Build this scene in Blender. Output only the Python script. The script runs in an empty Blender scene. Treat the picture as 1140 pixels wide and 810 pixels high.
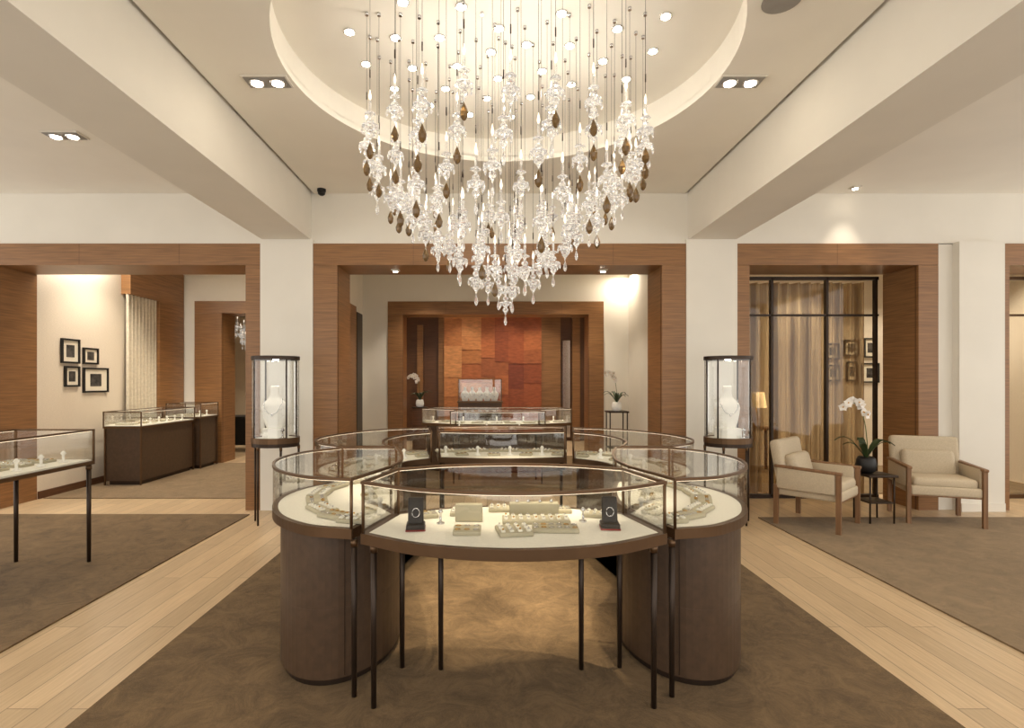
import bpy, bmesh, math, random
from mathutils import Vector, Matrix
random.seed(7)
C = bpy.context.scene.collection
R = math.radians

# ------------------------------------------------------------------ materials
def newmat(name):
    m = bpy.data.materials.new(name); m.use_nodes = True
    nt = m.node_tree; b = nt.nodes.get('Principled BSDF')
    return m, nt, b
def lin(c):
    return tuple((v/255/12.92 if v/255 <= .04045 else ((v/255+.055)/1.055)**2.4) for v in c)+(1,)
def pmat(name, rgb, rough=.5, metal=0, var=.06, scale=6, bump=0, emit=0, spec=.5, stretch=(1,1,1), trans=0):
    m, nt, b = newmat(name)
    tc = nt.nodes.new('ShaderNodeTexCoord'); mp = nt.nodes.new('ShaderNodeMapping')
    mp.inputs['Scale'].default_value = stretch
    nz = nt.nodes.new('ShaderNodeTexNoise'); nz.inputs['Scale'].default_value = scale
    nz.inputs['Detail'].default_value = 5
    rp = nt.nodes.new('ShaderNodeValToRGB')
    c = lin(rgb)
    rp.color_ramp.elements[0].position = .3; rp.color_ramp.elements[1].position = .7
    rp.color_ramp.elements[0].color = tuple(v*(1-var*2) for v in c[:3])+(1,)
    rp.color_ramp.elements[1].color = tuple(min(1, v*(1+var*2)) for v in c[:3])+(1,)
    L = nt.links.new
    L(tc.outputs['Object'], mp.inputs[0]); L(mp.outputs[0], nz.inputs['Vector'])
    L(nz.outputs[0], rp.inputs[0]); L(rp.outputs[0], b.inputs['Base Color'])
    b.inputs['Roughness'].default_value = rough; b.inputs['Metallic'].default_value = metal
    b.inputs['Specular IOR Level'].default_value = spec
    b.inputs['Transmission Weight'].default_value = trans
    if bump:
        bp = nt.nodes.new('ShaderNodeBump'); bp.inputs['Strength'].default_value = bump
        bp.inputs['Distance'].default_value = .01
        L(nz.outputs[0], bp.inputs['Height']); L(bp.outputs[0], b.inputs['Normal'])
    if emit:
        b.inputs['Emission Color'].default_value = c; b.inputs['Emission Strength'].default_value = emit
    return m
def emat(name, rgb, s):
    m, nt, b = newmat(name)
    b.inputs['Base Color'].default_value = lin(rgb)
    b.inputs['Emission Color'].default_value = lin(rgb); b.inputs['Emission Strength'].default_value = s
    return m
def glassmat(name, tint=(.97,.98,.97), refl=.55, base=.09):
    m, nt, b = newmat(name); nt.nodes.remove(b)
    out = nt.nodes['Material Output']; L = nt.links.new
    t = nt.nodes.new('ShaderNodeBsdfTransparent'); t.inputs[0].default_value = tint+(1,)
    g = nt.nodes.new('ShaderNodeBsdfGlossy'); g.inputs['Roughness'].default_value = .02
    lw = nt.nodes.new('ShaderNodeLayerWeight'); lw.inputs[0].default_value = .25
    mr = nt.nodes.new('ShaderNodeMapRange'); mr.inputs['To Min'].default_value = base; mr.inputs['To Max'].default_value = refl
    mx = nt.nodes.new('ShaderNodeMixShader')
    L(lw.outputs['Fresnel'], mr.inputs['Value']); L(mr.outputs[0], mx.inputs[0])
    L(t.outputs[0], mx.inputs[1]); L(g.outputs[0], mx.inputs[2]); L(mx.outputs[0], out.inputs[0])
    return m
def woodmat(name, rgb, rough=.4, horiz=True, var=.13):
    s = (1.2,1.2,28) if horiz else (20,20,1)
    return pmat(name, rgb, rough, var=var, scale=2.2, stretch=s, bump=.03)
def plankmat(name, rgb):
    m, nt, b = newmat(name); L = nt.links.new
    tc = nt.nodes.new('ShaderNodeTexCoord'); mp = nt.nodes.new('ShaderNodeMapping')
    mp.inputs['Rotation'].default_value = (0,0,R(90))
    br = nt.nodes.new('ShaderNodeTexBrick'); c = lin(rgb)
    br.inputs['Color1'].default_value = c
    br.inputs['Color2'].default_value = tuple(v*.78 for v in c[:3])+(1,)
    br.inputs['Mortar'].default_value = tuple(v*.45 for v in c[:3])+(1,)
    br.inputs['Scale'].default_value = 1; br.inputs['Mortar Size'].default_value = .003
    br.inputs['Brick Width'].default_value = 1.7; br.inputs['Row Height'].default_value = .15
    nz = nt.nodes.new('ShaderNodeTexNoise'); nz.inputs['Scale'].default_value = 4; nz.inputs['Detail'].default_value = 8
    m2 = nt.nodes.new('ShaderNodeMapping'); m2.inputs['Scale'].default_value = (18,1,1)
    rp = nt.nodes.new('ShaderNodeValToRGB'); rp.color_ramp.elements[0].position=.3; rp.color_ramp.elements[1].position=.7
    rp.color_ramp.elements[0].color=(.72,.70,.68,1)
    mix = nt.nodes.new('ShaderNodeMixRGB'); mix.blend_type = 'MULTIPLY'; mix.inputs[0].default_value = .7
    L(tc.outputs['Object'], mp.inputs[0]); L(mp.outputs[0], br.inputs[0])
    L(tc.outputs['Object'], m2.inputs[0]); L(m2.outputs[0], nz.inputs[0]); L(nz.outputs[0], rp.inputs[0])
    L(br.outputs[0], mix.inputs[1]); L(rp.outputs[0], mix.inputs[2]); L(mix.outputs[0], b.inputs['Base Color'])
    b.inputs['Roughness'].default_value = .34
    return m
def carpetmat(name, rgb, var=.36):
    m, nt, b = newmat(name); L = nt.links.new
    tc = nt.nodes.new('ShaderNodeTexCoord')
    n1 = nt.nodes.new('ShaderNodeTexNoise'); n1.inputs['Scale'].default_value = 4.5; n1.inputs['Detail'].default_value = 15
    n1.inputs['Roughness'].default_value = .85; n1.inputs['Distortion'].default_value = .8
    n2 = nt.nodes.new('ShaderNodeTexNoise'); n2.inputs['Scale'].default_value = 220
    rp = nt.nodes.new('ShaderNodeValToRGB'); c = lin(rgb)
    rp.color_ramp.elements[0].position = .38; rp.color_ramp.elements[1].position = .62
    rp.color_ramp.elements[0].color = tuple(v*(1-var) for v in c[:3])+(1,)
    rp.color_ramp.elements[1].color = tuple(v*(1+var) for v in c[:3])+(1,)
    bp = nt.nodes.new('ShaderNodeBump'); bp.inputs['Strength'].default_value = .5; bp.inputs['Distance'].default_value = .006
    L(tc.outputs['Object'], n1.inputs[0]); L(tc.outputs['Object'], n2.inputs[0])
    L(n1.outputs[0], rp.inputs[0]); L(rp.outputs[0], b.inputs['Base Color'])
    L(n2.outputs[0], bp.inputs['Height']); L(bp.outputs[0], b.inputs['Normal'])
    b.inputs['Roughness'].default_value = .95; b.inputs['Specular IOR Level'].default_value = .1
    b.inputs['Sheen Weight'].default_value = .08
    return m

WHITE = pmat('plaster_white', (230,225,214), .8, var=.012, scale=2)
CEIL = pmat('ceiling_paint', (240,235,224), .85, var=.01, scale=2)
CREAM = pmat('wallcovering_cream', (220,208,190), .85, var=.04, scale=40, stretch=(1,1,4))
WOOD = woodmat('walnut_panel', (138,98,60), .40)
WOODD = woodmat('walnut_dark', (92,60,38), .4)
WOODL = woodmat('chair_wood', (132,98,68), .45, horiz=False)
PLANK = plankmat('oak_planks', (212,186,150))
CARPET = carpetmat('carpet_brown', (106,86,60))
CARPET2 = carpetmat('carpet_tan', (128,109,84), .2)
BRONZE = pmat('bronze_metal', (104,80,58), .36, metal=.75, var=.05)
BRONZED = pmat('bronze_dark', (58,46,37), .4, metal=.6, var=.05)
LEATHER = pmat('cabinet_leather', (76,57,41), .42, var=.08, scale=25, bump=.05)
GLASS = glassmat('clear_glass')
GLASSW = glassmat('window_glass', (.93,.93,.88), .4, .04)
BED = pmat('display_linen', (226,221,206), .8, var=.02, scale=60, emit=.09)  # slight emission in the linen brightens the beds
TRAY = pmat('tray_suede', (184,176,152), .8, var=.03)
GOLD = pmat('gold', (214,170,90), .25, metal=1, var=.05)
SILVER = pmat('silver', (220,220,222), .18, metal=1, var=.03)
BLACK = pmat('black_velvet', (20,17,16), .5, var=.1)
RED = pmat('red_leather', (130,24,18), .4, var=.1)
CUSH = pmat('cream_upholstery', (196,181,156), .9, var=.04, scale=90, bump=.1)
PETAL = pmat('orchid_petal', (244,240,234), .6, var=.03)
LEAF = pmat('orchid_leaf', (48,66,34), .45, var=.15)
STEM = pmat('orchid_stem', (84,96,50), .6, var=.1)
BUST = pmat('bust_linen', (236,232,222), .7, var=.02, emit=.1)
DRAPE = pmat('drape_cream', (206,196,176), .85, var=.05, scale=30)
PAPER = pmat('mat_board', (226,218,200), .8, var=.02)
PHOTO = pmat('print_ink', (60,56,52), .7, var=.5, scale=14)
LEDM = emat('led_strip', (255,236,205), 1.6)
LAMPM = emat('downlight_bulb', (255,240,215), 28)
CANDLE = emat('candle_bulb', (255,240,220), 1.0)
SHADE = emat('lampshade_linen', (250,222,176), 2)
DARKGAP = pmat('shadow_gap', (60,54,48), .9)
FIXT = pmat('fixture_grey', (150,146,140), .5)
CRYSTAL, nt, b = newmat('crystal')
b.inputs['Base Color'].default_value = (.97,.96,.94,1); b.inputs['Roughness'].default_value = .03
b.inputs['Transmission Weight'].default_value = .9; b.inputs['IOR'].default_value = 1.5
b.inputs['Emission Color'].default_value = (1,.95,.87,1); b.inputs['Emission Strength'].default_value = .06  # faint emission stands in for lamp light caught by the crystal
AMBER, nt, b = newmat('amber_crystal')
b.inputs['Base Color'].default_value = (.22,.13,.05,1); b.inputs['Roughness'].default_value = .08
b.inputs['Transmission Weight'].default_value = .4
# bronze mesh drape: woven metal whose openness varies in vertical bands
MESHM, nt, b = newmat('bronze_mesh')
L=nt.links.new
tr = nt.nodes.new('ShaderNodeBsdfTransparent'); tr.inputs[0].default_value = (.93,.78,.56,1)
mx = nt.nodes.new('ShaderNodeMixShader')
tc=nt.nodes.new('ShaderNodeTexCoord'); mp=nt.nodes.new('ShaderNodeMapping'); mp.inputs['Scale'].default_value=(12,1,.2)
nz=nt.nodes.new('ShaderNodeTexNoise'); nz.inputs['Scale'].default_value=1.6; nz.inputs['Detail'].default_value=3
mr=nt.nodes.new('ShaderNodeMapRange'); mr.inputs['From Min'].default_value=.38; mr.inputs['From Max'].default_value=.62; mr.inputs['To Min'].default_value=.45; mr.inputs['To Max'].default_value=.92
L(tc.outputs['Object'],mp.inputs[0]); L(mp.outputs[0],nz.inputs[0]); L(nz.outputs[0],mr.inputs[0]); L(mr.outputs[0],mx.inputs[0])
b.inputs['Base Color'].default_value = (.32,.20,.10,1); b.inputs['Metallic'].default_value = .55; b.inputs['Roughness'].default_value = .42
L(tr.outputs[0], mx.inputs[1]); L(b.outputs[0], mx.inputs[2])
L(mx.outputs[0], nt.nodes['Material Output'].inputs[0])

# ------------------------------------------------------------------ builder
class MB:
    def __init__(s): s.v=[]; s.f=[]; s.m=[]; s.sm=[]; s.mats=[]; s.T=Matrix.Identity(4)
    def mi(s, m):
        if m not in s.mats: s.mats.append(m)
        return s.mats.index(m)
    def add(s, vs, fs, m, smooth=False):
        o=len(s.v); i=s.mi(m)
        s.v += [tuple(s.T @ Vector(v)) for v in vs]
        for f in fs: s.f.append([a+o for a in f]); s.m.append(i); s.sm.append(smooth)
    def box(s,x0,x1,y0,y1,z0,z1,m):
        if x0>x1:x0,x1=x1,x0
        if y0>y1:y0,y1=y1,y0
        vs=[(x0,y0,z0),(x1,y0,z0),(x1,y1,z0),(x0,y1,z0),(x0,y0,z1),(x1,y0,z1),(x1,y1,z1),(x0,y1,z1)]
        s.add(vs,[(0,3,2,1),(4,5,6,7),(0,1,5,4),(1,2,6,5),(2,3,7,6),(3,0,4,7)],m)
    def rbox(s,c,d,m,bev=.02,rot=None,seg=3):
        bm=bmesh.new(); bmesh.ops.create_cube(bm,size=1)
        for v in bm.verts: v.co=Vector((v.co.x*d[0],v.co.y*d[1],v.co.z*d[2]))
        bmesh.ops.bevel(bm,geom=bm.edges[:],offset=bev,segments=seg,affect='EDGES',profile=.5)
        M=Matrix.Translation(c)@(rot if rot else Matrix.Identity(4))
        bm.verts.index_update()
        s.add([tuple(M@v.co) for v in bm.verts],[[v.index for v in f.verts] for f in bm.faces],m,True); bm.free()
    def prism(s,poly,z0,z1,m):
        n=len(poly)
        vs=[(x,y,z0) for x,y in poly]+[(x,y,z1) for x,y in poly]
        fs=[list(range(n))[::-1],list(range(n,2*n))]+[(i,(i+1)%n,(i+1)%n+n,i+n) for i in range(n)]
        s.add(vs,fs,m)
    def strip(s,poly,z0,z1,m,closed=True):
        n=len(poly); vs=[(x,y,z0) for x,y in poly]+[(x,y,z1) for x,y in poly]
        s.add(vs,[(i,(i+1)%n,(i+1)%n+n,i+n) for i in range(n if closed else n-1)],m)
    def cap(s,poly,z,m): s.add([(x,y,z) for x,y in poly],[list(range(len(poly)))],m)
    def ring(s,a,bb,z0,z1,m):
        n=len(a)
        vs=[(x,y,z) for z in (z0,z1) for P in (a,bb) for x,y in P]
        fs=[]
        for i in range(n):
            j=(i+1)%n
            fs+=[(i,j,j+2*n,i+2*n),(i+n,i+3*n,j+3*n,j+n),(i+2*n,j+2*n,j+3*n,i+3*n),(i,i+n,j+n,j)]
        s.add(vs,fs,m)
    def lathe(s,prof,c,m,n=16,smooth=True,sy=1):
        vs=[];fs=[]
        for r,z in prof:
            for k in range(n):
                a=2*math.pi*k/n; vs.append((c[0]+r*math.cos(a),c[1]+r*math.sin(a)*sy,c[2]+z))
        for i in range(len(prof)-1):
            for k in range(n):
                j=(k+1)%n; fs.append((i*n+k,i*n+j,(i+1)*n+j,(i+1)*n+k))
        fs.append(list(range(n))[::-1]); fs.append([ (len(prof)-1)*n+k for k in range(n)])
        s.add(vs,fs,m,smooth)
    def cyl(s,c,r,h,m,n=20,r2=None):
        s.lathe([(r,0),(r if r2 is None else r2,h)],c,m,n)
        for k in (1,2): s.sm[-k]=False
    def tube(s,pts,r,m,n=8,r2=None):
        pts=[Vector(p) for p in pts]; vs=[];fs=[]
        for i,p in enumerate(pts):
            t=(pts[min(i+1,len(pts)-1)]-pts[max(i-1,0)]).normalized()
            u=t.cross(Vector((0,0,1)));
            if u.length<.01: u=t.cross(Vector((1,0,0)))
            u.normalize(); w=t.cross(u)
            rr=r if r2 is None else r+(r2-r)*i/(len(pts)-1)
            for k in range(n):
                a=2*math.pi*k/n; vs.append(tuple(p+u*rr*math.cos(a)+w*rr*math.sin(a)))
        for i in range(len(pts)-1):
            for k in range(n):
                j=(k+1)%n; fs.append((i*n+k,i*n+j,(i+1)*n+j,(i+1)*n+k))
        fs.append(list(range(n))[::-1]); fs.append([(len(pts)-1)*n+k for k in range(n)])
        s.add(vs,fs,m,True)
    def mesh(s,name):
        me=bpy.data.meshes.new(name); me.from_pydata(s.v,[],s.f)
        for m in s.mats: me.materials.append(m)
        for i,p in enumerate(me.polygons): p.material_index=s.m[i]; p.use_smooth=s.sm[i]
        bm=bmesh.new(); bm.from_mesh(me); bmesh.ops.recalc_face_normals(bm,faces=bm.faces[:]); bm.to_mesh(me); bm.free()
        me.update(); return me
    def build(s,name,parent=None,loc=None,rz=0):
        o=bpy.data.objects.new(name,s.mesh(name)); C.objects.link(o)
        if parent: o.parent=parent
        if loc: o.location=loc
        o.rotation_euler[2]=rz
        return o
def empty(name,loc=(0,0,0),rz=0):
    e=bpy.data.objects.new(name,None); e.location=loc; e.rotation_euler[2]=rz; e.empty_display_size=.1
    C.objects.link(e); return e
def simple(name,boxes,mat):
    M=MB()
    for b_ in boxes: M.box(*b_,mat)
    return M.build(name)

# ------------------------------------------------------------------ room shell
YB=-1.6
simple('floor',[(-8,8,YB,15,-.1,0)],PLANK)
simple('carpet',[(-2.0,2.0,YB+.15,6.2,.001,.012)],CARPET)
simple('carpet.001',[(-7.85,-2.9,YB+.15,6.24,.001,.012)],CARPET)
simple('carpet.002',[(2.92,7.85,YB+.15,6.1,.001,.012)],CARPET2)
simple('carpet.003',[(-6.0,-2.95,7.1,10.15,.001,.012)],CARPET2)
simple('carpet.004',[(2.95,7.9,7.4,9.85,.001,.012)],CARPET2)
simple('carpet.005',[(-1.9,1.9,7.3,11.1,.001,.012)],CARPET)

H=3.81; YC=3.95; RC=1.6
M=MB(); n=96
circ=[(RC*math.cos(2*math.pi*k/n),YC+RC*math.sin(2*math.pi*k/n)) for k in range(n)]
sq=[]
for k in range(n):
    a=2*math.pi*k/n; dx,dy=math.cos(a),math.sin(a); q=2.235/max(abs(dx),abs(dy)); sq.append((q*dx,YC+q*dy))
M.ring(sq,circ,H,H+.06,CEIL)
M.box(-2.235,2.235,YB,YC-2.235,H,H+.06,CEIL)
M.box(-2.235,2.235,YC+2.235,6.5,H,H+.06,CEIL)
c2=[(x*1.04,YC+(y-YC)*1.04) for x,y in circ]
M.ring(c2,circ,H+.05,H+.24,CEIL)
M.cap(c2,H+.23,CEIL)
M.box(-8,-2.85,YB,6.5,H,H+.1,CEIL); M.box(2.85,8,YB,6.5,H,H+.1,CEIL)
M.box(-8,8,6.9,15,H,H+.1,CEIL)
M.box(-8,8,YB,15,4.3,4.4,DARKGAP)  # added dark roof slab: blocks world light so the ceiling slits read as shade
ceiling=M.build('ceiling')
simple('ceiling_beam',[(-2.85,-2.27,YB,6.5,3.25,4.3)],WHITE)
simple('ceiling_beam.001',[(2.27,2.84,YB,6.5,3.25,4.3)],WHITE)
Y0,Y1=6.5,7.05
simple('wall_north',[(-8,8,Y0,Y1,3.2,4.3),(-8,-6.25,Y0,Y1,0,3.2),(-2.87,-2.24,6.46,Y1,0,3.25),(2.24,2.85,6.46,Y1,0,3.25),
    (5.27,5.46,6.5,Y1,0,3.21),(5.46,6.0,6.40,Y1,0,3.21),(7.6,8,Y0,Y1,0,3.2)],WHITE)
simple('wall_left',[(-8.1,-8,6.5,15,0,4.3)],CREAM)
simple('wall_right',[(8,8.1,6.5,15,0,4.3)],CREAM)
simple('wall_back_end',[(-8,8,15,15.1,0,4.3)],CREAM)
# unseen storefront openings, added to let world light in from behind and both flanks
M=MB()
for x in (-8,-5.3,-2.6,0,2.6,5.3,7.9): M.box(x,x+.1,YB-.1,YB,0,4.3,BRONZED)
M.box(-8,8,YB-.1,YB,0,.15,BRONZED); M.box(-8,8,YB-.1,YB,3.7,4.3,WHITE)
M.build('window_1')
for i,xx in ((2,-8.1),(3,8.0)):
    M=MB()
    for y in (YB,1.1,3.8,6.4): M.box(xx,xx+.1,y,y+.1,0,4.3,BRONZED)
    M.box(xx,xx+.1,YB,6.5,0,.15,BRONZED); M.box(xx,xx+.1,YB,6.5,3.7,4.3,WHITE)
    M.build('window_%d'%i)

def portal(name,xo0,xi0,xi1,xo1,ya,yb,zi,zo,mat=WOOD):
    M=MB()
    M.box(xo0,xi0,ya,yb,0,zi,mat); M.box(xi1,xo1,ya,yb,0,zi,mat); M.box(xo0,xo1,ya,yb,zi+.003,zo,mat)
    M.box(xi0-.002,xi0+.004,ya+.04,ya+.05,0,zi,WOODD); M.box(xi1-.004,xi1+.002,ya+.04,ya+.05,0,zi,WOODD)
    x=xo0+1.2
    while x<xo1-.3:
        M.box(x,x+.004,ya-.001,ya+.01,zi+.01,zo,WOODD); x+=1.2
    return M.build(name)
portal('trim_1',-2.238,-1.95,1.95,2.238,6.47,7.06,2.94,3.2)
portal('trim_2',-6.25,-6.05,-3.05,-2.872,6.47,7.06,2.94,3.2)
portal('trim_3',2.852,3.0,5.03,5.268,6.47,7.06,2.94,3.2)
portal('trim_4',6.002,6.12,7.4,7.6,6.47,7.06,2.94,3.2)
# ---- left gallery room
simple('wall_gallery_left',[(-6.17,-6.05,7.06,10.2,0,H)],CREAM)
simple('wall_gallery_end',[(-8,-5.70,10.2,10.7,0,H),(-5.7,-3.4,10.2,10.7,3.06,H),(-3.4,-2.9,10.2,10.7,0,H)],WHITE)
portal('trim_5',-5.70,-5.19,-3.9,-3.4,10.18,10.72,2.83,3.06)
M=MB(); M.box(-6.05,-5.9,9.43,10.18,0,2.95,WOOD); M.box(-6.05,-5.9,8.67,10.18,2.95,3.55,WOOD)
M.build('trim_6')
simple('wall_divider_left',[(-2.9,-2.76,7.06,15,0,H)],WHITE)
simple('wall_divider_right',[(2.76,2.9,7.06,15,0,H)],WHITE)
# ---- centre vestibule and salon
simple('wall_salon',[(-2.76,-2.24,11.2,11.7,0,H),(2.24,2.76,11.2,11.7,0,H),(-2.24,2.24,11.2,11.7,3.2,H)],WHITE)
portal('trim_7',-2.238,-1.93,1.93,2.238,11.17,11.72,2.93,3.2)
M=MB(); M.box(-2.76,-2.72,9.7,10.5,0,3.0,WOOD); M.box(-2.76,-2.71,10.5,10.95,0,2.9,BRONZED); M.build('trim_8')  # dark panel stands in for the shade of a side opening
M=MB(); M.box(-2.76,2.76,14,14.1,0,H,WOODD); 
M.box(-2.0,-1.85,13.9,14,0,3.0,WOOD); M.box(-1.45,-1.3,13.9,14,0,3.3,WOOD); M.box(1.2,1.7,13.9,14,0,3.3,WOOD); M.box(2.0,2.2,13.9,14,0,3.3,WOOD)
M.build('wall_salon_panelled')
simple('mirror',[(1.76,1.95,13.93,13.98,.1,2.6)],SILVER)
# patchwork art
M=MB(); cols=[(176,112,64),(188,124,74),(152,86,50),(170,98,56),(140,72,42),(152,80,46),(124,60,38),(198,136,84)]
am=[pmat('art_panel_%d'%i,c,.45,var=.12,scale=7,emit=.05,stretch=(1,1,3)) for i,c in enumerate(cols)]
xs=[-1.3,-.85,-.35,.0,.35,.75,1.2]
for i in range(6):
    z=.5; k=0
    while z<3.3:
        h=random.choice([.35,.5,.65,.8]); z2=min(3.3,z+h)
        idx={0:[0,1,7,0],1:[1,7,3,0],2:[3,0,2,3],3:[4,5,3,2],4:[5,4,6,5],5:[3,5,4,2]}[i][k%4]
        M.box(xs[i],xs[i+1],13.86-.012*((i+k)%3),13.9,z,z2,am[idx]); z=z2; k+=1
M.build('wall_art')
# ---- right lounge room
simple('wall_lounge',[(2.9,8,9.9,10.0,0,H)],CREAM)
# screens of glass + mesh
def mesh_screen(name,x0,x1,muls,y,fm=None):
    fm=fm or BRONZED
    e=empty(name)
    M=MB()
    for x in muls: M.box(x-.015,x+.015,y-.03,y+.03,.02,2.93,fm)
    M.box(x0,x1,y-.03,y+.03,2.41,2.435,fm); M.box(x0,x1,y-.03,y+.03,0.0,.05,fm); M.box(x0,x1,y-.03,y+.03,2.89,2.93,fm)
    M.build('frame',e)
    M=MB(); M.add([(x0,y,.05),(x1,y,.05),(x1,y,2.9),(x0,y,2.9)],[(0,1,2,3)],GLASSW); M.build('glass',e)
    return e
e=mesh_screen('glass_screen',3.0,5.03,(3.12,3.62,4.35,5.0),7.16)
M=MB(); pts=[]; x=3.1
k=0
while x<5.0:
    pts.append((x,7.32+.05*math.sin(k*.62)+.02*math.sin(k*.23))); x+=.014; k+=1
M.strip(pts,.03,2.88,MESHM,closed=False)
for i in range(len(M.sm)): M.sm[i]=True
M.build('mesh_curtain',e)
mesh_screen('glass_screen.001',6.16,7.4,(6.2,6.42,7.36),7.16,BRONZE)
# drape in gallery
M=MB(); pts=[(-5.97+.035*math.sin(k*.9),8.67+k*.0127) for k in range(60)]
M.strip(pts,.02,3.3,DRAPE,closed=False)
for i in range(len(M.sm)): M.sm[i]=True
M.build('drape')

# ---- framed pictures
def frame_on_x(name,x,y0,y1,z0,z1):
    M=MB(); w=.025
    M.box(x,x+.03,y0,y1,z0,z0+w,BLACK);M.box(x,x+.03,y0,y1,z1-w,z1,BLACK);M.box(x,x+.03,y0,y0+w,z0+w,z1-w,BLACK);M.box(x,x+.03,y1-w,y1,z0+w,z1-w,BLACK)
    M.box(x,x+.012,y0+w,y1-w,z0+w,z1-w,PAPER)
    a=(y1-y0)*.28;b_=(z1-z0)*.25
    M.box(x+.012,x+.015,y0+a,y1-a,z0+b_,z1-b_,PHOTO); return M.build(name)
def frame_on_y(name,y,x0,x1,z0,z1):
    M=MB(); w=.025
    M.box(x0,x1,y-.03,y,z0,z0+w,BLACK);M.box(x0,x1,y-.03,y,z1-w,z1,BLACK);M.box(x0,x0+w,y-.03,y,z0+w,z1-w,BLACK);M.box(x1-w,x1,y-.03,y,z0+w,z1-w,BLACK)
    M.box(x0+w,x1-w,y-.012,y,z0+w,z1-w,PAPER)
    a=(x1-x0)*.28;b_=(z1-z0)*.25
    M.box(x0+a,x1-a,y-.015,y-.012,z0+b_,z1-b_,PHOTO); return M.build(name)
frame_on_x('picture_frame',-6.049,7.44,7.77,1.80,2.145)
frame_on_x('picture_frame',-6.049,7.84,8.14,1.80,2.04)
frame_on_x('picture_frame',-6.049,7.50,7.77,1.47,1.76)
frame_on_x('picture_frame',-6.049,7.84,8.35,1.38,1.75)
for (x0,x1,z0,z1) in ((6.14,6.39,1.95,2.24),(6.47,6.75,2.01,2.31),(6.84,7.08,1.98,2.34),(6.52,6.72,1.55,1.91),(6.80,7.12,1.52,1.88),(6.15,6.41,1.55,1.85)):
    frame_on_y('picture_frame',9.899,x0-.1,x1-.1,z0,z1)
for (x0,x1,z0,z1) in ((7.6,7.9,1.85,2.25),(7.3,7.5,1.4,1.75)):
    frame_on_y('picture_frame',9.899,x0,x1,z0,z1)

# ------------------------------------------------------------------ display cases
def catmull(P,n=8):
    P=[Vector(p) for p in P]
    if len(P)==2: return [tuple(p) for p in P]
    E=[P[0]*2-P[1]]+P+[P[-1]*2-P[-2]]; out=[]
    for i in range(1,len(E)-2):
        for k in range(n):
            t=k/n; a,b_,c,d=E[i-1],E[i],E[i+1],E[i+2]
            out.append(tuple(.5*((2*b_)+(c-a)*t+(2*a-5*b_+4*c-d)*t*t+(3*b_-a-3*c+d)*t**3)))
    out.append(tuple(P[-1])); return out
def inset(poly,d):
    n=len(poly); A=sum(poly[i][0]*poly[(i+1)%n][1]-poly[(i+1)%n][0]*poly[i][1] for i in range(n))
    sg=1 if A>0 else -1; out=[]
    for i in range(n):
        p0,p,p1=Vector(poly[i-1]),Vector(poly[i]),Vector(poly[(i+1)%n])
        a=(p-p0).normalized();b_=(p1-p).normalized()
        na=Vector((-a.y,a.x))*sg; nb=Vector((-b_.y,b_.x))*sg
        m=(na+nb); L=m.length
        m=m/L if L>1e-6 else na
        k=d/max(.5,m.dot(na)); out.append(tuple(p+m*k))
    return out
def leg(M,x,y,z1,r=.015):
    M.lathe([(r*.85,0),(r*1.0,z1-.0)],(x,y,.012),BRONZED,12)
    M.cyl((x,y,z1-.03),r*1.25,.035,BRONZE,12)
def jewel_tray(M,x,y,z,w,d,rz,kind=0):
    T=M.T.copy(); M.T=T@Matrix.Translation((x,y,z))@Matrix.Rotation(rz,4,'Z')
    M.rbox((0,0,.010),(w,d,.02),TRAY,.005,seg=2)
    nx=max(2,int(w/.035)); ny=max(1,int(d/.045))
    for i in range(nx):
        for j in range(ny):
            px=-w/2+w*(i+.5)/nx; py=-d/2+d*(j+.5)/ny; mt=random.choice([GOLD,SILVER,SILVER,SILVER])
            if kind==0:
                M.rbox((px,py,.024),(w/nx*.5,d/ny*.55,.010),BED,.003,seg=1)
                M.lathe([(.003,0),(.005,.003),(.005,.005),(.002,.008)],(px,py,.029),mt,8)
            else:
                M.tube([(px-.012,py,.022),(px-.008,py+.008,.024),(px+.008,py+.008,.024),(px+.012,py,.022),(px+.006,py-.01,.024),(px-.006,py-.01,.024),(px-.012,py,.022)],.0018,mt,5)
    M.T=T
def stand(M,x,y,z,rz=0,mat=BLACK):
    T=M.T.copy(); M.T=T@Matrix.Translation((x,y,z))@Matrix.Rotation(rz,4,'Z')
    M.rbox((0,0,.015),(.09,.09,.03),mat,.006); M.box(-.047,.047,-.047,.047,.001,.008,RED)
    M.rbox((0,.015,.085),(.075,.02,.13),mat,.008,Matrix.Rotation(R(-14),4,'X'))
    M.tube([(.018*math.cos(a),-.006,.08+.022*math.sin(a)) for a in [i*math.pi/6 for i in range(13)]],.0025,SILVER,6)
    M.T=T
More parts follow.
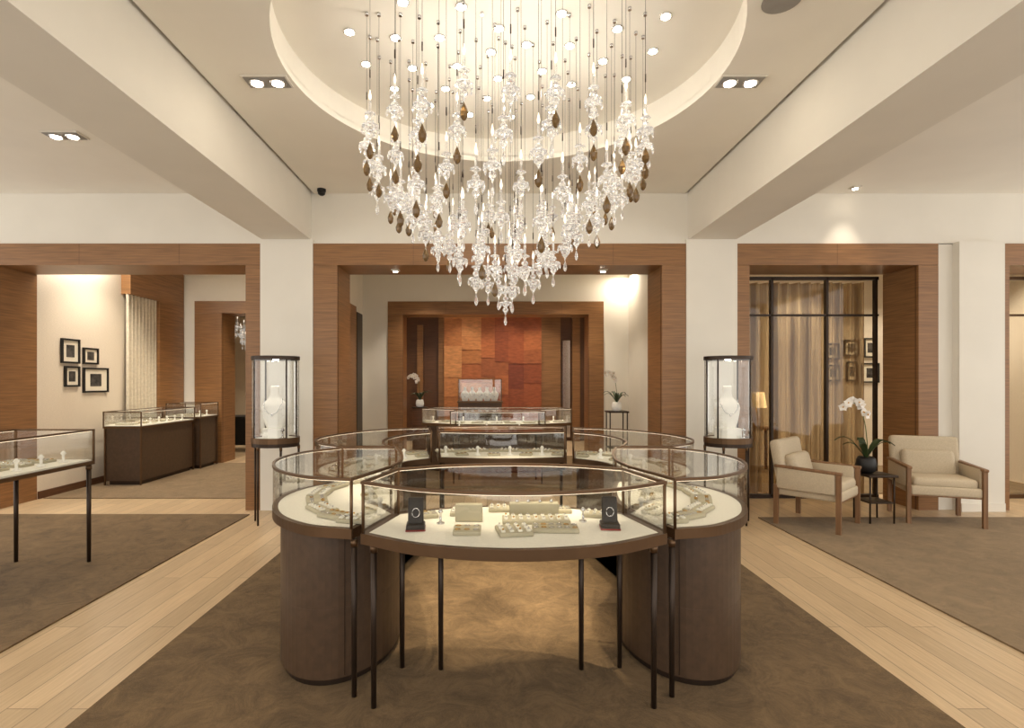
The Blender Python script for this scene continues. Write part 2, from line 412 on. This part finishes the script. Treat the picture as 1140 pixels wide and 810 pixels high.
def display_case(outer,inner,legs=(),drum=0,zt=.80,ztop=1.08,items='auto',ntr=5,mirror=False,led=True):
    if mirror:
        outer=[(-x,y) for x,y in outer]; inner=[(-x,y) for x,y in inner]; legs=[(-x,y) for x,y in legs]
    co=catmull(outer); ci=catmull(inner)
    poly=co+ci[::-1]
    e=empty('jewelry_display_case')
    M=MB(); M.ring(poly,inset(poly,.03),zt-.015,zt+.035,BRONZE); M.prism(inset(poly,.012),zt,zt+.02,BRONZED)
    M.ring(poly,inset(poly,.016),ztop-.014,ztop,BRONZE)
    for p in (co[0],co[-1],ci[0],ci[-1]):
        q=Vector(p); c=sum((Vector(a) for a in poly),Vector((0,0)))/len(poly); q=q+(c-q).normalized()*.012
        M.cyl((q.x,q.y,zt),.008,ztop-zt-.005,BRONZE,8)
    for (x,y) in legs: leg(M,x,y,zt-.025)
    M.build('frame',e)
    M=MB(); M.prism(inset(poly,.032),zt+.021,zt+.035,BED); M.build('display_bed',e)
    M=MB(); M.strip(inset(poly,.004),zt+.035,ztop-.014,GLASS); M.cap(inset(poly,.015),ztop-.004,GLASS); M.build('glass',e)
    if led:
        M=MB(); M.ring(inset(poly,.007),inset(poly,.013),ztop-.0170,ztop-.0145,LEDM); M.build('led_strip',e)
    if drum:
        if drum=='round':
            sx=-1 if mirror else 1
            dp=[(sx*(-.972+.322*math.cos(2*math.pi*k/64)),3.16+.46*math.sin(2*math.pi*k/64)) for k in range(64)]
            dpb=inset(dp,.02); dq=inset(dp,-.001)
        else:
            dp=inset(poly,.07); dpb=inset(poly,.09); dq=inset(poly,.069)
        M=MB(); M.prism(dp,.05,zt-.016,LEATHER); M.prism(dpb,.013,.05,BRONZED)
        for z in (.40,): M.ring(dq,dp,z,z+.003,LEATHER)
        for i in range(4,len(dp),16):
            a=Vector(dp[i]); M.box(a.x-.002,a.x+.002,a.y-.002,a.y+.002,.06,zt-.02,BRONZED)
        M.build('cabinet_base',e)
    M=MB(); z=zt+.036
    if items=='auto':
        for i in range(ntr):
            t=(i+.5)/ntr; a=Vector(co[int(t*(len(co)-1))]); b_=Vector(ci[int(t*(len(ci)-1))])
            i0=int(t*(len(co)-1)); d=Vector(co[min(i0+1,len(co)-1)])-Vector(co[max(i0-1,0)])
            p=a*.68+b_*.32; w=(a-b_).length
            jewel_tray(M,p.x,p.y,z,min(.19,w*.42),.12 if w>.4 else .09,math.atan2(d.y,d.x),i%2)
            q=a*.28+b_*.72
            if i%2==0:
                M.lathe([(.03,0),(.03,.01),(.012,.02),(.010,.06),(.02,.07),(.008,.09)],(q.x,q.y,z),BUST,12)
            elif w>.4:
                jewel_tray(M,q.x,q.y,z,.12,.09,math.atan2(d.y,d.x),1)
    elif items=='front':
        stand(M,-.47,2.60,z,.1); stand(M,.47,2.62,z,-.1)
        jewel_tray(M,-.22,2.55,z,.13,.13,0,1); jewel_tray(M,-.25,2.90,z,.15,.12,0,0)
        jewel_tray(M,.0,2.54,z,.16,.15,.15,0); jewel_tray(M,.2,2.58,z,.22,.11,-.05,1)
        jewel_tray(M,.12,2.74,z,.34,.12,0,0); jewel_tray(M,.2,2.95,z,.26,.1,0,1); jewel_tray(M,-.45,2.84,z,.12,.1,.3,1)
        M.rbox((.12,2.85,z+.04),(.26,.05,.07),TRAY,.008); M.rbox((-.22,2.75,z+.045),(.14,.04,.09),TRAY,.008)
        for k in range(4): M.lathe([(.005,0),(.01,.006),(.004,.016)],(.03+.06*k,2.84,z+.075),SILVER,8)
        jewel_tray(M,-.05,2.98,z,.14,.1,0,0); jewel_tray(M,.46,2.85,z,.14,.1,-.3,0)
        M.lathe([(.02,0),(.02,.006),(.006,.012),(.006,.05),(.014,.06),(.004,.075)],(-.36,2.7,z),SILVER,12)
        M.lathe([(.02,0),(.02,.006),(.006,.012),(.006,.05),(.014,.06),(.004,.075)],(.36,2.74,z),SILVER,12)
    M.build('jewelry_trays',e)
    return e
display_case([(-.72,2.53),(-.4,2.35),(0,2.28),(.4,2.35),(.72,2.53)],[(-.62,2.92),(-.35,3.05),(0,3.1),(.35,3.05),(.62,2.92)],
    legs=[(-.66,2.54),(.66,2.54),(-.585,2.90),(.585,2.90),(-.375,2.88),(.375,2.88)],items='front')
LO=[(-.78,2.60),(-1.04,2.68),(-1.28,2.92),(-1.41,3.28),(-1.36,3.62),(-1.17,3.86)]
LI=[(-.655,3.0),(-.64,3.25),(-.69,3.55),(-.78,3.86)]
BO=[(-1.22,3.92),(-1.45,4.15),(-1.55,4.5),(-1.46,4.9),(-1.17,5.3),(-.73,5.52)]
BI=[(-.84,3.92),(-.94,4.2),(-.95,4.5),(-.85,4.8),(-.65,5.0)]
for mir in (False,True):
    display_case(LO,LI,legs=[(-.775,2.63)],drum='round',mirror=mir,ntr=7)
    display_case(BO,BI,drum=1,mirror=mir,ntr=8)
display_case([(-.67,5.6),(0,5.75),(.67,5.6)],[(-.6,5.06),(0,4.96),(.6,5.06)],legs=[(-.62,5.55),(.62,5.55),(-.56,5.1),(.56,5.1)],ntr=8)
# second island in the vestibule
display_case([(-1.3,9.3),(-.7,9.0),(0,8.9),(.7,9.0),(1.3,9.3)],[(-1.1,9.8),(0,9.75),(1.1,9.8)],drum=1,ntr=9)
display_case([(-.72,8.05),(0,7.92),(.72,8.05)],[(-.66,8.45),(0,8.5),(.66,8.45)],legs=[(-.66,8.08),(.66,8.08),(-.6,8.42),(.6,8.42)],ntr=6,ztop=1.10)

# box type vitrines
def vitrine_box(x0,x1,y0,y1,ztray,ztop,cab=True):
    e=empty('display_vitrine')
    M=MB(); t=.014
    M.box(x0,x1,y0,y1,ztray-.03,ztray,BRONZE)
    for x in (x0,x1-t):
        for y in (y0,y1-t): M.box(x,x+t,y,y+t,ztray,ztop,BRONZE)
    M.box(x0+t,x1-t,y0,y0+t,ztop-t,ztop,BRONZE);M.box(x0+t,x1-t,y1-t,y1,ztop-t,ztop,BRONZE);M.box(x0,x0+t,y0+t,y1-t,ztop-t,ztop,BRONZE);M.box(x1-t,x1,y0+t,y1-t,ztop-t,ztop,BRONZE)
    if not cab:
        for x in (x0+.03,x1-.03):
            for y in (y0+.03,y1-.03): leg(M,x,y,ztray-.042,.018)
    M.build('frame',e)
    M=MB(); M.box(x0+.02,x1-.02,y0+.02,y1-.02,ztray,ztray+.012,BED); M.build('display_bed',e)
    M=MB(); q=[(x0+.006,y0+.006),(x1-.006,y0+.006),(x1-.006,y1-.006),(x0+.006,y1-.006)]
    M.strip(q,ztray,ztop-.01,GLASS); M.cap(q,ztop-.005,GLASS); M.build('glass',e)
    M=MB(); M.box(x0+.008,x0+.013,y0+.03,y1-.03,ztop-.0175,ztop-.0145,LEDM);M.box(x1-.013,x1-.008,y0+.03,y1-.03,ztop-.0175,ztop-.0145,LEDM); M.build('led_strip',e)
    if cab:
        M=MB(); M.box(x0+.03,x1-.03,y0+.03,y1-.03,.07,ztray-.03,LEATHER); M.box(x0+.06,x1-.06,y0+.06,y1-.06,.012,.07,BRONZED)
        for (x,y) in ((x0+.01,y0+.01),(x1-.03,y0+.01),(x1-.03,y1-.03),(x0+.01,y1-.03)): M.box(x,x+.02,y,y+.02,.012,ztray-.03,BRONZE)
        M.build('cabinet_base',e)
    M=MB(); ny=int((y1-y0)/.24)
    for i in range(ny):
        y=y0+.08+(y1-y0-.16)*(i+.5)/ny
        jewel_tray(M,(x0+x1)/2-.05,y,ztray+.012,(x1-x0)*.5,.12,0,i%2)
        M.lathe([(.03,0),(.03,.01),(.01,.02),(.01,.06),(.022,.075),(.006,.095)],(x1-.12,y,ztray+.012),BUST,10)
    M.build('jewelry_trays',e)
vitrine_box(-4.18,-3.5,2.7,4.62,.87,1.14,False)
vitrine_box(-5.83,-5.26,7.95,9.4,.88,1.10,True)
vitrine_box(-5.80,-5.18,9.44,10.05,.92,1.16,True)

# tower vitrines
def bust(M,x,y,z,s=1,rz=0):
    T=M.T.copy(); M.T=T@Matrix.Translation((x,y,z))@Matrix.Rotation(rz,4,'Z')@Matrix.Scale(s,4)
    M.lathe([(.06,0),(.075,.01),(.088,.05),(.102,.12),(.108,.17),(.095,.21),(.06,.24),(.042,.265),(.036,.31),(.038,.345),(.03,.352)],(0,0,0),BUST,24,sy=.55)
    pts=[]
    for i in range(21):
        a=math.pi*i/20; xx=.085*math.cos(a); zz=.245-.13*math.sin(a)
        pts.append((xx*.9,-.055-.008*math.sin(a) if 2<i<18 else -.03,zz))
    M.tube(pts,.003,SILVER,6); M.lathe([(.002,0),(.009,.01),(.004,.022)],(0,-.068,.095),SILVER,8)
    M.T=T
WARM=(1,.87,.70); WARMW=(1,.93,.82)
def li(parent,loc,w,kind='POINT',ang=120,rot=(0,0,0),col=WARM,size=.04,sy=None,name='lamp_light'):
    d=bpy.data.lights.new(name,kind); d.energy=w; d.color=col
    if kind=='SPOT': d.spot_size=R(ang); d.spot_blend=.6; d.shadow_soft_size=size
    elif kind=='POINT': d.shadow_soft_size=size
    else:
        d.shape='RECTANGLE'; d.size=size; d.size_y=sy or size
    o=bpy.data.objects.new(name,d); o.location=loc; o.rotation_euler=rot; C.objects.link(o)
    if parent: o.parent=parent
    return o
def tower(x,y):
    e=empty('glass_display_tower'); r=.25; n=32
    P=lambda rr:[(x+rr*math.cos(2*math.pi*k/n),y+rr*.85*math.sin(2*math.pi*k/n)) for k in range(n)]
    M=MB()
    M.prism(P(r),.84,.90,BRONZED); M.ring(P(r+.005),P(r-.02),.88,.94,BRONZE); M.ring(P(r+.005),P(r-.02),1.78,1.82,BRONZED); M.prism(P(r-.02),1.79,1.815,BRONZED)
    for a in (45,135,225,315):
        px,py=x+r*.97*math.cos(R(a)),y+r*.85*.97*math.sin(R(a))
        M.cyl((px,py,.9),.009,.9,BRONZED,8)
    for a in (10,170,240,300):
        px,py=x+r*.97*math.cos(R(a)),y+r*.85*.93*math.sin(R(a)); leg(M,px,py,.84,.012)
    M.build('frame',e)
    M=MB(); M.strip(P(r-.004),.93,1.79,GLASS); M.build('glass',e)
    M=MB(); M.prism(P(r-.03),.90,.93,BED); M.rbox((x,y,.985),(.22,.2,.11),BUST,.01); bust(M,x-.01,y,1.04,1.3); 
    M.lathe([(.04,0),(.04,.01),(.01,.02),(.01,.08),(.025,.09),(.005,.12)],(x+.12,y-.12,.93),SILVER,10)
    M.build('necklace_bust',e)
    M=MB(); M.cyl((x,y,1.779),.03,.008,LAMPM,16); M.build('lamp',e)
    li(e,(x,y,1.76),3,'SPOT',80)
    return e
tower(-2.46,5.9); tower(2.49,5.9)

# salon centre tall case
e=empty('jewelry_display_case')
M=MB(); M.box(-.85,.15,12.3,12.8,.02,1.05,LEATHER); M.box(-.87,.17,12.28,12.82,1.05,1.09,BRONZE)
for x in (-.85,.135):
    for y in (12.3,12.785): M.box(x,x+.015,y,y+.015,1.09,1.6,BRONZE)
M.box(-.85,.15,12.3,12.315,1.585,1.6,BRONZE); M.build('frame',e)
M=MB(); q=[(-.845,12.305),(.145,12.305),(.145,12.795),(-.845,12.795)]; M.strip(q,1.09,1.585,GLASS); M.build('glass',e)
M=MB()
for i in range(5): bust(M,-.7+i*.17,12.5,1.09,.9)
M.build('busts',e)

# ------------------------------------------------------------------ downlights
def downlight(x,y,z=H,two=True,watt=60,ang=80,nm='recessed_downlight'):
    e=empty(nm,(x,y,z)); M=MB()
    w=.17 if two else .05; d=.085 if two else .05
    M.box(-w,w,-d,d,-.010,-.002,WHITE)
    M.box(-w+.014,w-.014,-d+.014,d-.014,-.014,-.010,FIXT if two else WHITE)
    s=1 if two else .7
    for cx in ((-.078,.078) if two else (0,)):
        M.lathe([(.058*s,-.014),(.058*s,-.022),(.046*s,-.022)],(cx,0,0),SILVER,20); M.cyl((cx,0,-.027),.042*s,.006,LAMPM,20)
    M.build('fixture',e)
    if watt: li(e,(0,0,-.05),watt,'SPOT',ang,size=.05)
    return e
for (x,y) in ((-1.79,4.06),(1.77,4.06)): downlight(x,y,watt=90,ang=70)
for (x,y) in ((-1.79,.6),(1.77,.6)): downlight(x,y,watt=70)
for (x,y) in ((-4.02,4.95),(-4.6,2),(-6,4)): downlight(x,y,watt=95,ang=70)
for (x,y) in ((4.14,6.28),): downlight(x,y,two=False,watt=18,ang=70)
for (x,y) in ((4.4,4.0),(4.2,1.2),(6.3,4.4)): downlight(x,y,watt=95,ang=70)
for (x,y) in ((-1.2,8.0),(1.2,8.0),(0,9.2),(-1.4,10.4),(1.4,10.4)): downlight(x,y,two=False,watt=100,ang=100)
for (x,y) in ((-4.5,8.2),(-4.2,9.6),(-5.2,8.0)): downlight(x,y,two=False,watt=110,ang=100)
for (x,y) in ((4.2,8.3),(5.5,9.2),(6.9,8.9),(3.4,9.2),(7.2,7.9)): downlight(x,y,two=False,watt=125,ang=100)  # includes a downlight added to brighten the dim lounge end
for (x,y) in ((-.8,13),(.3,13),(1.2,13),(-2,12.6),(2,12.6)): downlight(x,y,two=False,watt=75,ang=100)
for (x,y) in ((-4.5,12.2),(-5.5,13)): downlight(x,y,two=False,watt=130,ang=100)
for x in (-1.3,0,1.3): downlight(x,6.76,2.943,two=False,watt=6)
# cove in gallery
li(None,(-5.85,7.7,3.6),28,'AREA',rot=(0,0,0),size=.12,sy=1.0,col=WARMW,name='cove_light')
li(None,(2.6,10.85,3.7),12,'AREA',size=.25,sy=.5,name='cove_light')
# speaker and camera
M=MB(); M.cyl((0,0,-.008),.11,.008,FIXT,28); M.build('ceiling_speaker',None,(1.62,3.2,H))
M=MB(); M.cyl((0,0,-.03),.05,.03,BLACK,20); M.lathe([(.045,0),(.04,-.03),(.02,-.045)],(0,0,-.03),BLACK,20); M.build('security_camera',None,(-2.1,6.35,H))

# ------------------------------------------------------------------ chandelier
ch=empty('crystal_chandelier',(0,YC,0))
def crystal_mesh(name,amber):
    M=MB()
    M.lathe([(.001,.235),(.008,.20),(.010,.185),(.004,.165)],(0,0,0),CANDLE,6,False)
    M.lathe([(.006,.165),(.009,.15),(.008,.09),(.032,.082),(.036,.075),(.012,.066),(.008,.05),(.022,.038),(.025,.026),(.012,.010),(.022,.0),(.053,.0),(.057,-.010),(.030,-.027),(.012,-.04),(.024,-.058),(.024,-.072),(.009,-.09),(.003,-.112)],(0,0,0),CRYSTAL,8,False)
    for k in range(6):
        a=2*math.pi*k/6; M.lathe([(.001,0),(.007,-.012),(.009,-.026),(.001,-.044)],(.052*math.cos(a),.052*math.sin(a),-.012),CRYSTAL,5,False)
    if amber: M.lathe([(.001,-.112),(.013,-.14),(.026,-.175),(.022,-.202),(.012,-.218),(.002,-.225)],(0,0,0),AMBER,8,False)
    else: M.lathe([(.001,-.112),(.010,-.14),(.014,-.165),(.009,-.185),(.001,-.195)],(0,0,0),CRYSTAL,6,False)
    return M.mesh(name)
MA=crystal_mesh('crystal_pendant_amber',True); MC=crystal_mesh('crystal_pendant',False)
rings=[(1.00,3.14,25,.85),(.91,3.00,21,.8),(.79,2.86,18,.65),(.66,2.72,15,.5),(.51,2.58,12,.45),(.36,2.46,9,.3),(.21,2.34,6,.15),(.07,2.25,2,0),(0,2.17,1,0)]
W=MB(); topz=H+.23
for ri,(r,z,nn,pa) in enumerate(rings):
    for k in range(nn):
        a=2*math.pi*(k+.5*(ri%2)+.0)/nn+ri*.11-math.pi/2
        rr=r*(1+random.uniform(-.03,.03)); x,y=rr*math.cos(a),rr*math.sin(a); zz=z+random.uniform(-.05,.05)
        s=random.uniform(.88,1.04)
        o=bpy.data.objects.new('pendant',MA if random.random()<pa else MC); C.objects.link(o); o.parent=ch
        o.location=(x,y,zz); o.rotation_euler[2]=random.random()*6; o.scale=(s,s,s)
        W.tube([(x,y,zz+.2*s),(x,y,topz-.001)],.0012,BRONZED,4)
        W.cyl((x,y,topz-.021),.012,.02,SILVER,8)
        W.cyl((x,y,zz+.30),.004,.05,BRONZED,6)
W.build('suspension_wires',ch)
M=MB(); SP=[]
for (r,nn,o_) in ((1.12,18,.1),(.80,13,.3),(.48,8,.1),(0.16,3,.2)):
    for k in range(nn):
        a=2*math.pi*k/nn+o_; SP.append((r*math.cos(a),YC+r*math.sin(a)))
for (x,y) in SP:
        M.lathe([(.042,-.001),(.042,-.008),(.033,-.008)],(x,y,topz),SILVER,16)
        M.cyl((x,y,topz-.012),.031,.006,LAMPM,16)
M.build('recessed_dome_spots',ceiling)
for k in range(6):
    a=2*math.pi*k/6+.3; p=Vector((1.3*math.cos(a),YC+1.3*math.sin(a),topz-.05)); tgt=Vector((.3*math.cos(a),3.85+.55*math.sin(a),0))
    o=li(ceiling,p,330,'SPOT',26,size=.04,name='dome_spot',col=(1,.84,.62)); o.rotation_euler=(tgt-p).to_track_quat('-Z','Y').to_euler()
for k in range(4):
    a=2*math.pi*k/4+.4; li(ch,(.5*math.cos(a),.5*math.sin(a),3.42),6.5,'POINT',col=WARMW,size=.03,name='candle_light')

# ------------------------------------------------------------------ furniture
def armchair(x,y,rz):
    e=empty('armchair',(x,y,.012),rz)
    M=MB()   # faces -Y
    for sx in (-1,1):
        M.prism([(sx*.33-.018,-.33),(sx*.33+.018,-.33),(sx*.33+.018,-.285),(sx*.33-.018,-.285)],0,.60,WOODL)
        M.prism([(sx*.33-.018,.26),(sx*.33+.018,.26),(sx*.33+.018,.305),(sx*.33-.018,.305)],0,.42,WOODL)
        M.rbox((sx*.33,-.02,.615),(.05,.64,.03),WOODL,.008,Matrix.Rotation(R(2),4,'X'))
    M.box(-.33,.33,-.31,-.285,.30,.35,WOODL); M.box(-.33,.33,.265,.29,.30,.35,WOODL)
    M.build('wood_frame',e)
    M=MB()
    M.rbox((0,-.02,.36),(.62,.60,.10),CUSH,.02); M.rbox((0,-.03,.445),(.57,.56,.11),CUSH,.04)
    M.rbox((0,.27,.64),(.66,.11,.52),CUSH,.04,Matrix.Rotation(R(-10),4,'X'))
    M.rbox((0,.16,.60),(.50,.12,.30),CUSH,.05,Matrix.Rotation(R(-14),4,'X'))
    for sx in (-1,1): M.rbox((sx*.325,.0,.50),(.05,.56,.24),CUSH,.02)
    M.build('upholstery',e); return e
armchair(3.42,5.85,R(42)); armchair(4.84,6.02,R(-20))
# side table
e=empty('side_table',(4.12,5.95,.012))
M=MB()
for sx in (-1,1):
    for sy in (-1,1): M.cyl((sx*.13,sy*.13,0),.009,.5,BRONZED,8)
M.rbox((0,0,.51),(.32,.32,.025),BRONZED,.006); M.rbox((0,0,.22),(.27,.27,.015),BRONZED,.004); M.build('table',e)
def orchid(x,y,z,s=1,seed=1,potm=BLACK,n=2):
    rnd=random.Random(seed); e=empty('potted_orchid',(x,y,z)); e.scale=(s,s,s)
    M=MB(); M.lathe([(.05,0),(.075,.02),(.085,.07),(.075,.13),(.06,.15),(.055,.145)],(0,0,0),potm,20); M.build('pot',e)
    M=MB()
    for k in range(7):
        a=k*.9+rnd.random(); L=.16+.08*rnd.random()
        vs=[];
        for i in range(7):
            t=i/6; c=Vector((math.cos(a)*L*t*1.1,math.sin(a)*L*t*1.1,.13+L*1.1*math.sin(t*2.2)*.8)); w=.028*math.sin(math.pi*(.12+.86*t))
            sd=Vector((-math.sin(a),math.cos(a),0))*w; vs+=[tuple(c+sd),tuple(c+Vector((0,0,-.008))),tuple(c-sd)]
        fs=[]
        for i in range(6): fs+=[(3*i,3*i+1,3*i+4,3*i+3),(3*i+1,3*i+2,3*i+5,3*i+4)]
        M.add(vs,fs,LEAF,True)
    M.build('leaves',e)
    M=MB(); F=MB()
    for q in range(n):
        a=-2.2+q*1.1*(-1) if q else 2.6
        pts=[]
        for i in range(14):
            t=i/13; rad=.22*t**2.2; pts.append(Vector((math.cos(a)*rad,math.sin(a)*rad*.6-.02,.13+.52*math.sin(t*1.9))))
        M.tube(pts,.0045,STEM,6,.0025)
        for i in range(6,14):
            p=pts[i]+Vector((rnd.uniform(-.03,.03),-.02+rnd.uniform(-.03,.02),rnd.uniform(-.02,.02)))
            rot=Matrix.Rotation(rnd.uniform(-.6,.6),4,'Z')@Matrix.Rotation(rnd.uniform(-.4,.4),4,'X')
            F.T=Matrix.Translation(p)@rot
            for k in range(5):
                b_=2*math.pi*k/5+math.pi/2; d=Vector((math.cos(b_),0,math.sin(b_))); sd=Vector((-math.sin(b_),0,math.cos(b_)))
                L=.042; w=.02 if k%2 else .026
                vs=[(0,0,0),tuple(d*L*.45+sd*w+Vector((0,-.005,0))),tuple(d*L+Vector((0,-.012,0))),tuple(d*L*.45-sd*w+Vector((0,-.005,0)))]
                F.add(vs,[(0,1,2,3)],PETAL)
            F.lathe([(.002,-.006),(.008,0),(.002,.008)],(0,-.008,0),GOLD,6)
    M.build('stems',e); F.build('blossoms',e); return e
orchid(4.05,5.97,.536,1.2,3)
for (x,y) in ((2.28,10.2),):
    e=empty('plant_stand',(x,y,.002)); M=MB()
    for sx in (-1,1):
        for sy in (-1,1): M.cyl((sx*.16,sy*.16,0),.012,.96,BRONZED,8)
    M.rbox((0,0,.97),(.38,.38,.03),BRONZED,.005); M.rbox((0,0,.3),(.34,.34,.02),BRONZED,.004); M.build('stand',e)
    orchid(x,y,.988,1.1,5,BUST,2)
e=empty('plant_stand',(-1.72,12.3,.0)); M=MB(); M.rbox((0,0,.47),(.3,.3,.94),WOODD,.01); M.rbox((0,0,.95),(.34,.34,.02),BRONZED,.004); M.build('stand',e)
orchid(-1.72,12.3,.963,1.1,8,BUST,2)
def lamp(x,y,z):
    e=empty('table_lamp',(x,y,z)); M=MB()
    M.lathe([(.08,0),(.08,.02),(.03,.06),(.06,.16),(.02,.26),(.01,.34)],(0,0,0),GOLD,20); M.lathe([(.17,.34),(.13,.60)],(0,0,0),SHADE,28); M.build('lamp',e)
def console(x,y,w):
    e=empty('console_table',(x,y,.012)); M=MB(); M.rbox((0,0,.73),(w,.4,.035),WOODD,.006)
    for sx in (-1,1):
        for sy in (-1,1): M.box(sx*(w/2-.05)-.02,sx*(w/2-.05)+.02,sy*.16-.02,sy*.16+.02,0,.715,WOODD)
    M.build('table',e)
lamp(4.42,9.2,.76); console(4.4,9.25,.7)
e=empty('writing_desk',(-5.5,12.2,.0)); M=MB(); M.rbox((0,0,.74),(1.5,.7,.05),BLACK,.01); M.box(-.7,.7,.0,.3,.1,.715,BLACK); M.box(-.72,-.68,-.3,.3,0,.715,BLACK); M.box(.68,.72,-.3,.3,0,.715,BLACK); M.build('desk',e)
e=empty('crystal_chandelier',(-5.65,12.2,0)); W=MB()
for r,nn,z in ((.4,12,2.75),(.25,8,2.6),(.08,3,2.45)):
    for k in range(nn):
        a=2*math.pi*k/nn; o=bpy.data.objects.new('pendant',MC); C.objects.link(o); o.parent=e; o.location=(r*math.cos(a),r*math.sin(a),z)
        W.tube([(r*math.cos(a),r*math.sin(a),z+.2),(r*math.cos(a),r*math.sin(a),H)],.002,BRONZED,4)
W.build('suspension_wires',e)
M=MB(); M.box(-6.05,-6.03,7.07,8.66,0.002,.1,WOODD); M.build('baseboard_left')
M=MB(); M.box(5.47,5.99,6.38,6.399,0.002,.1,WHITE); M.build('baseboard_right')

# ------------------------------------------------------------------ world, camera
w=bpy.data.worlds.new('World'); bpy.context.scene.world=w; w.use_nodes=True
bg=w.node_tree.nodes['Background']; bg.inputs[0].default_value=(1,.95,.88,1); bg.inputs[1].default_value=1.65
cd=bpy.data.cameras.new('cam'); cam=bpy.data.objects.new('cam',cd); C.objects.link(cam)
cam.location=(-.11,0,1.55); cam.rotation_euler=(R(90),0,0)
cd.sensor_width=36; cd.lens=36*600/1140; cd.shift_x=24/1140; cd.shift_y=19/1140; cd.clip_start=.05
bpy.context.scene.camera=cam
bpy.context.scene.view_settings.view_transform='Standard'
bpy.context.scene.view_settings.exposure=.33
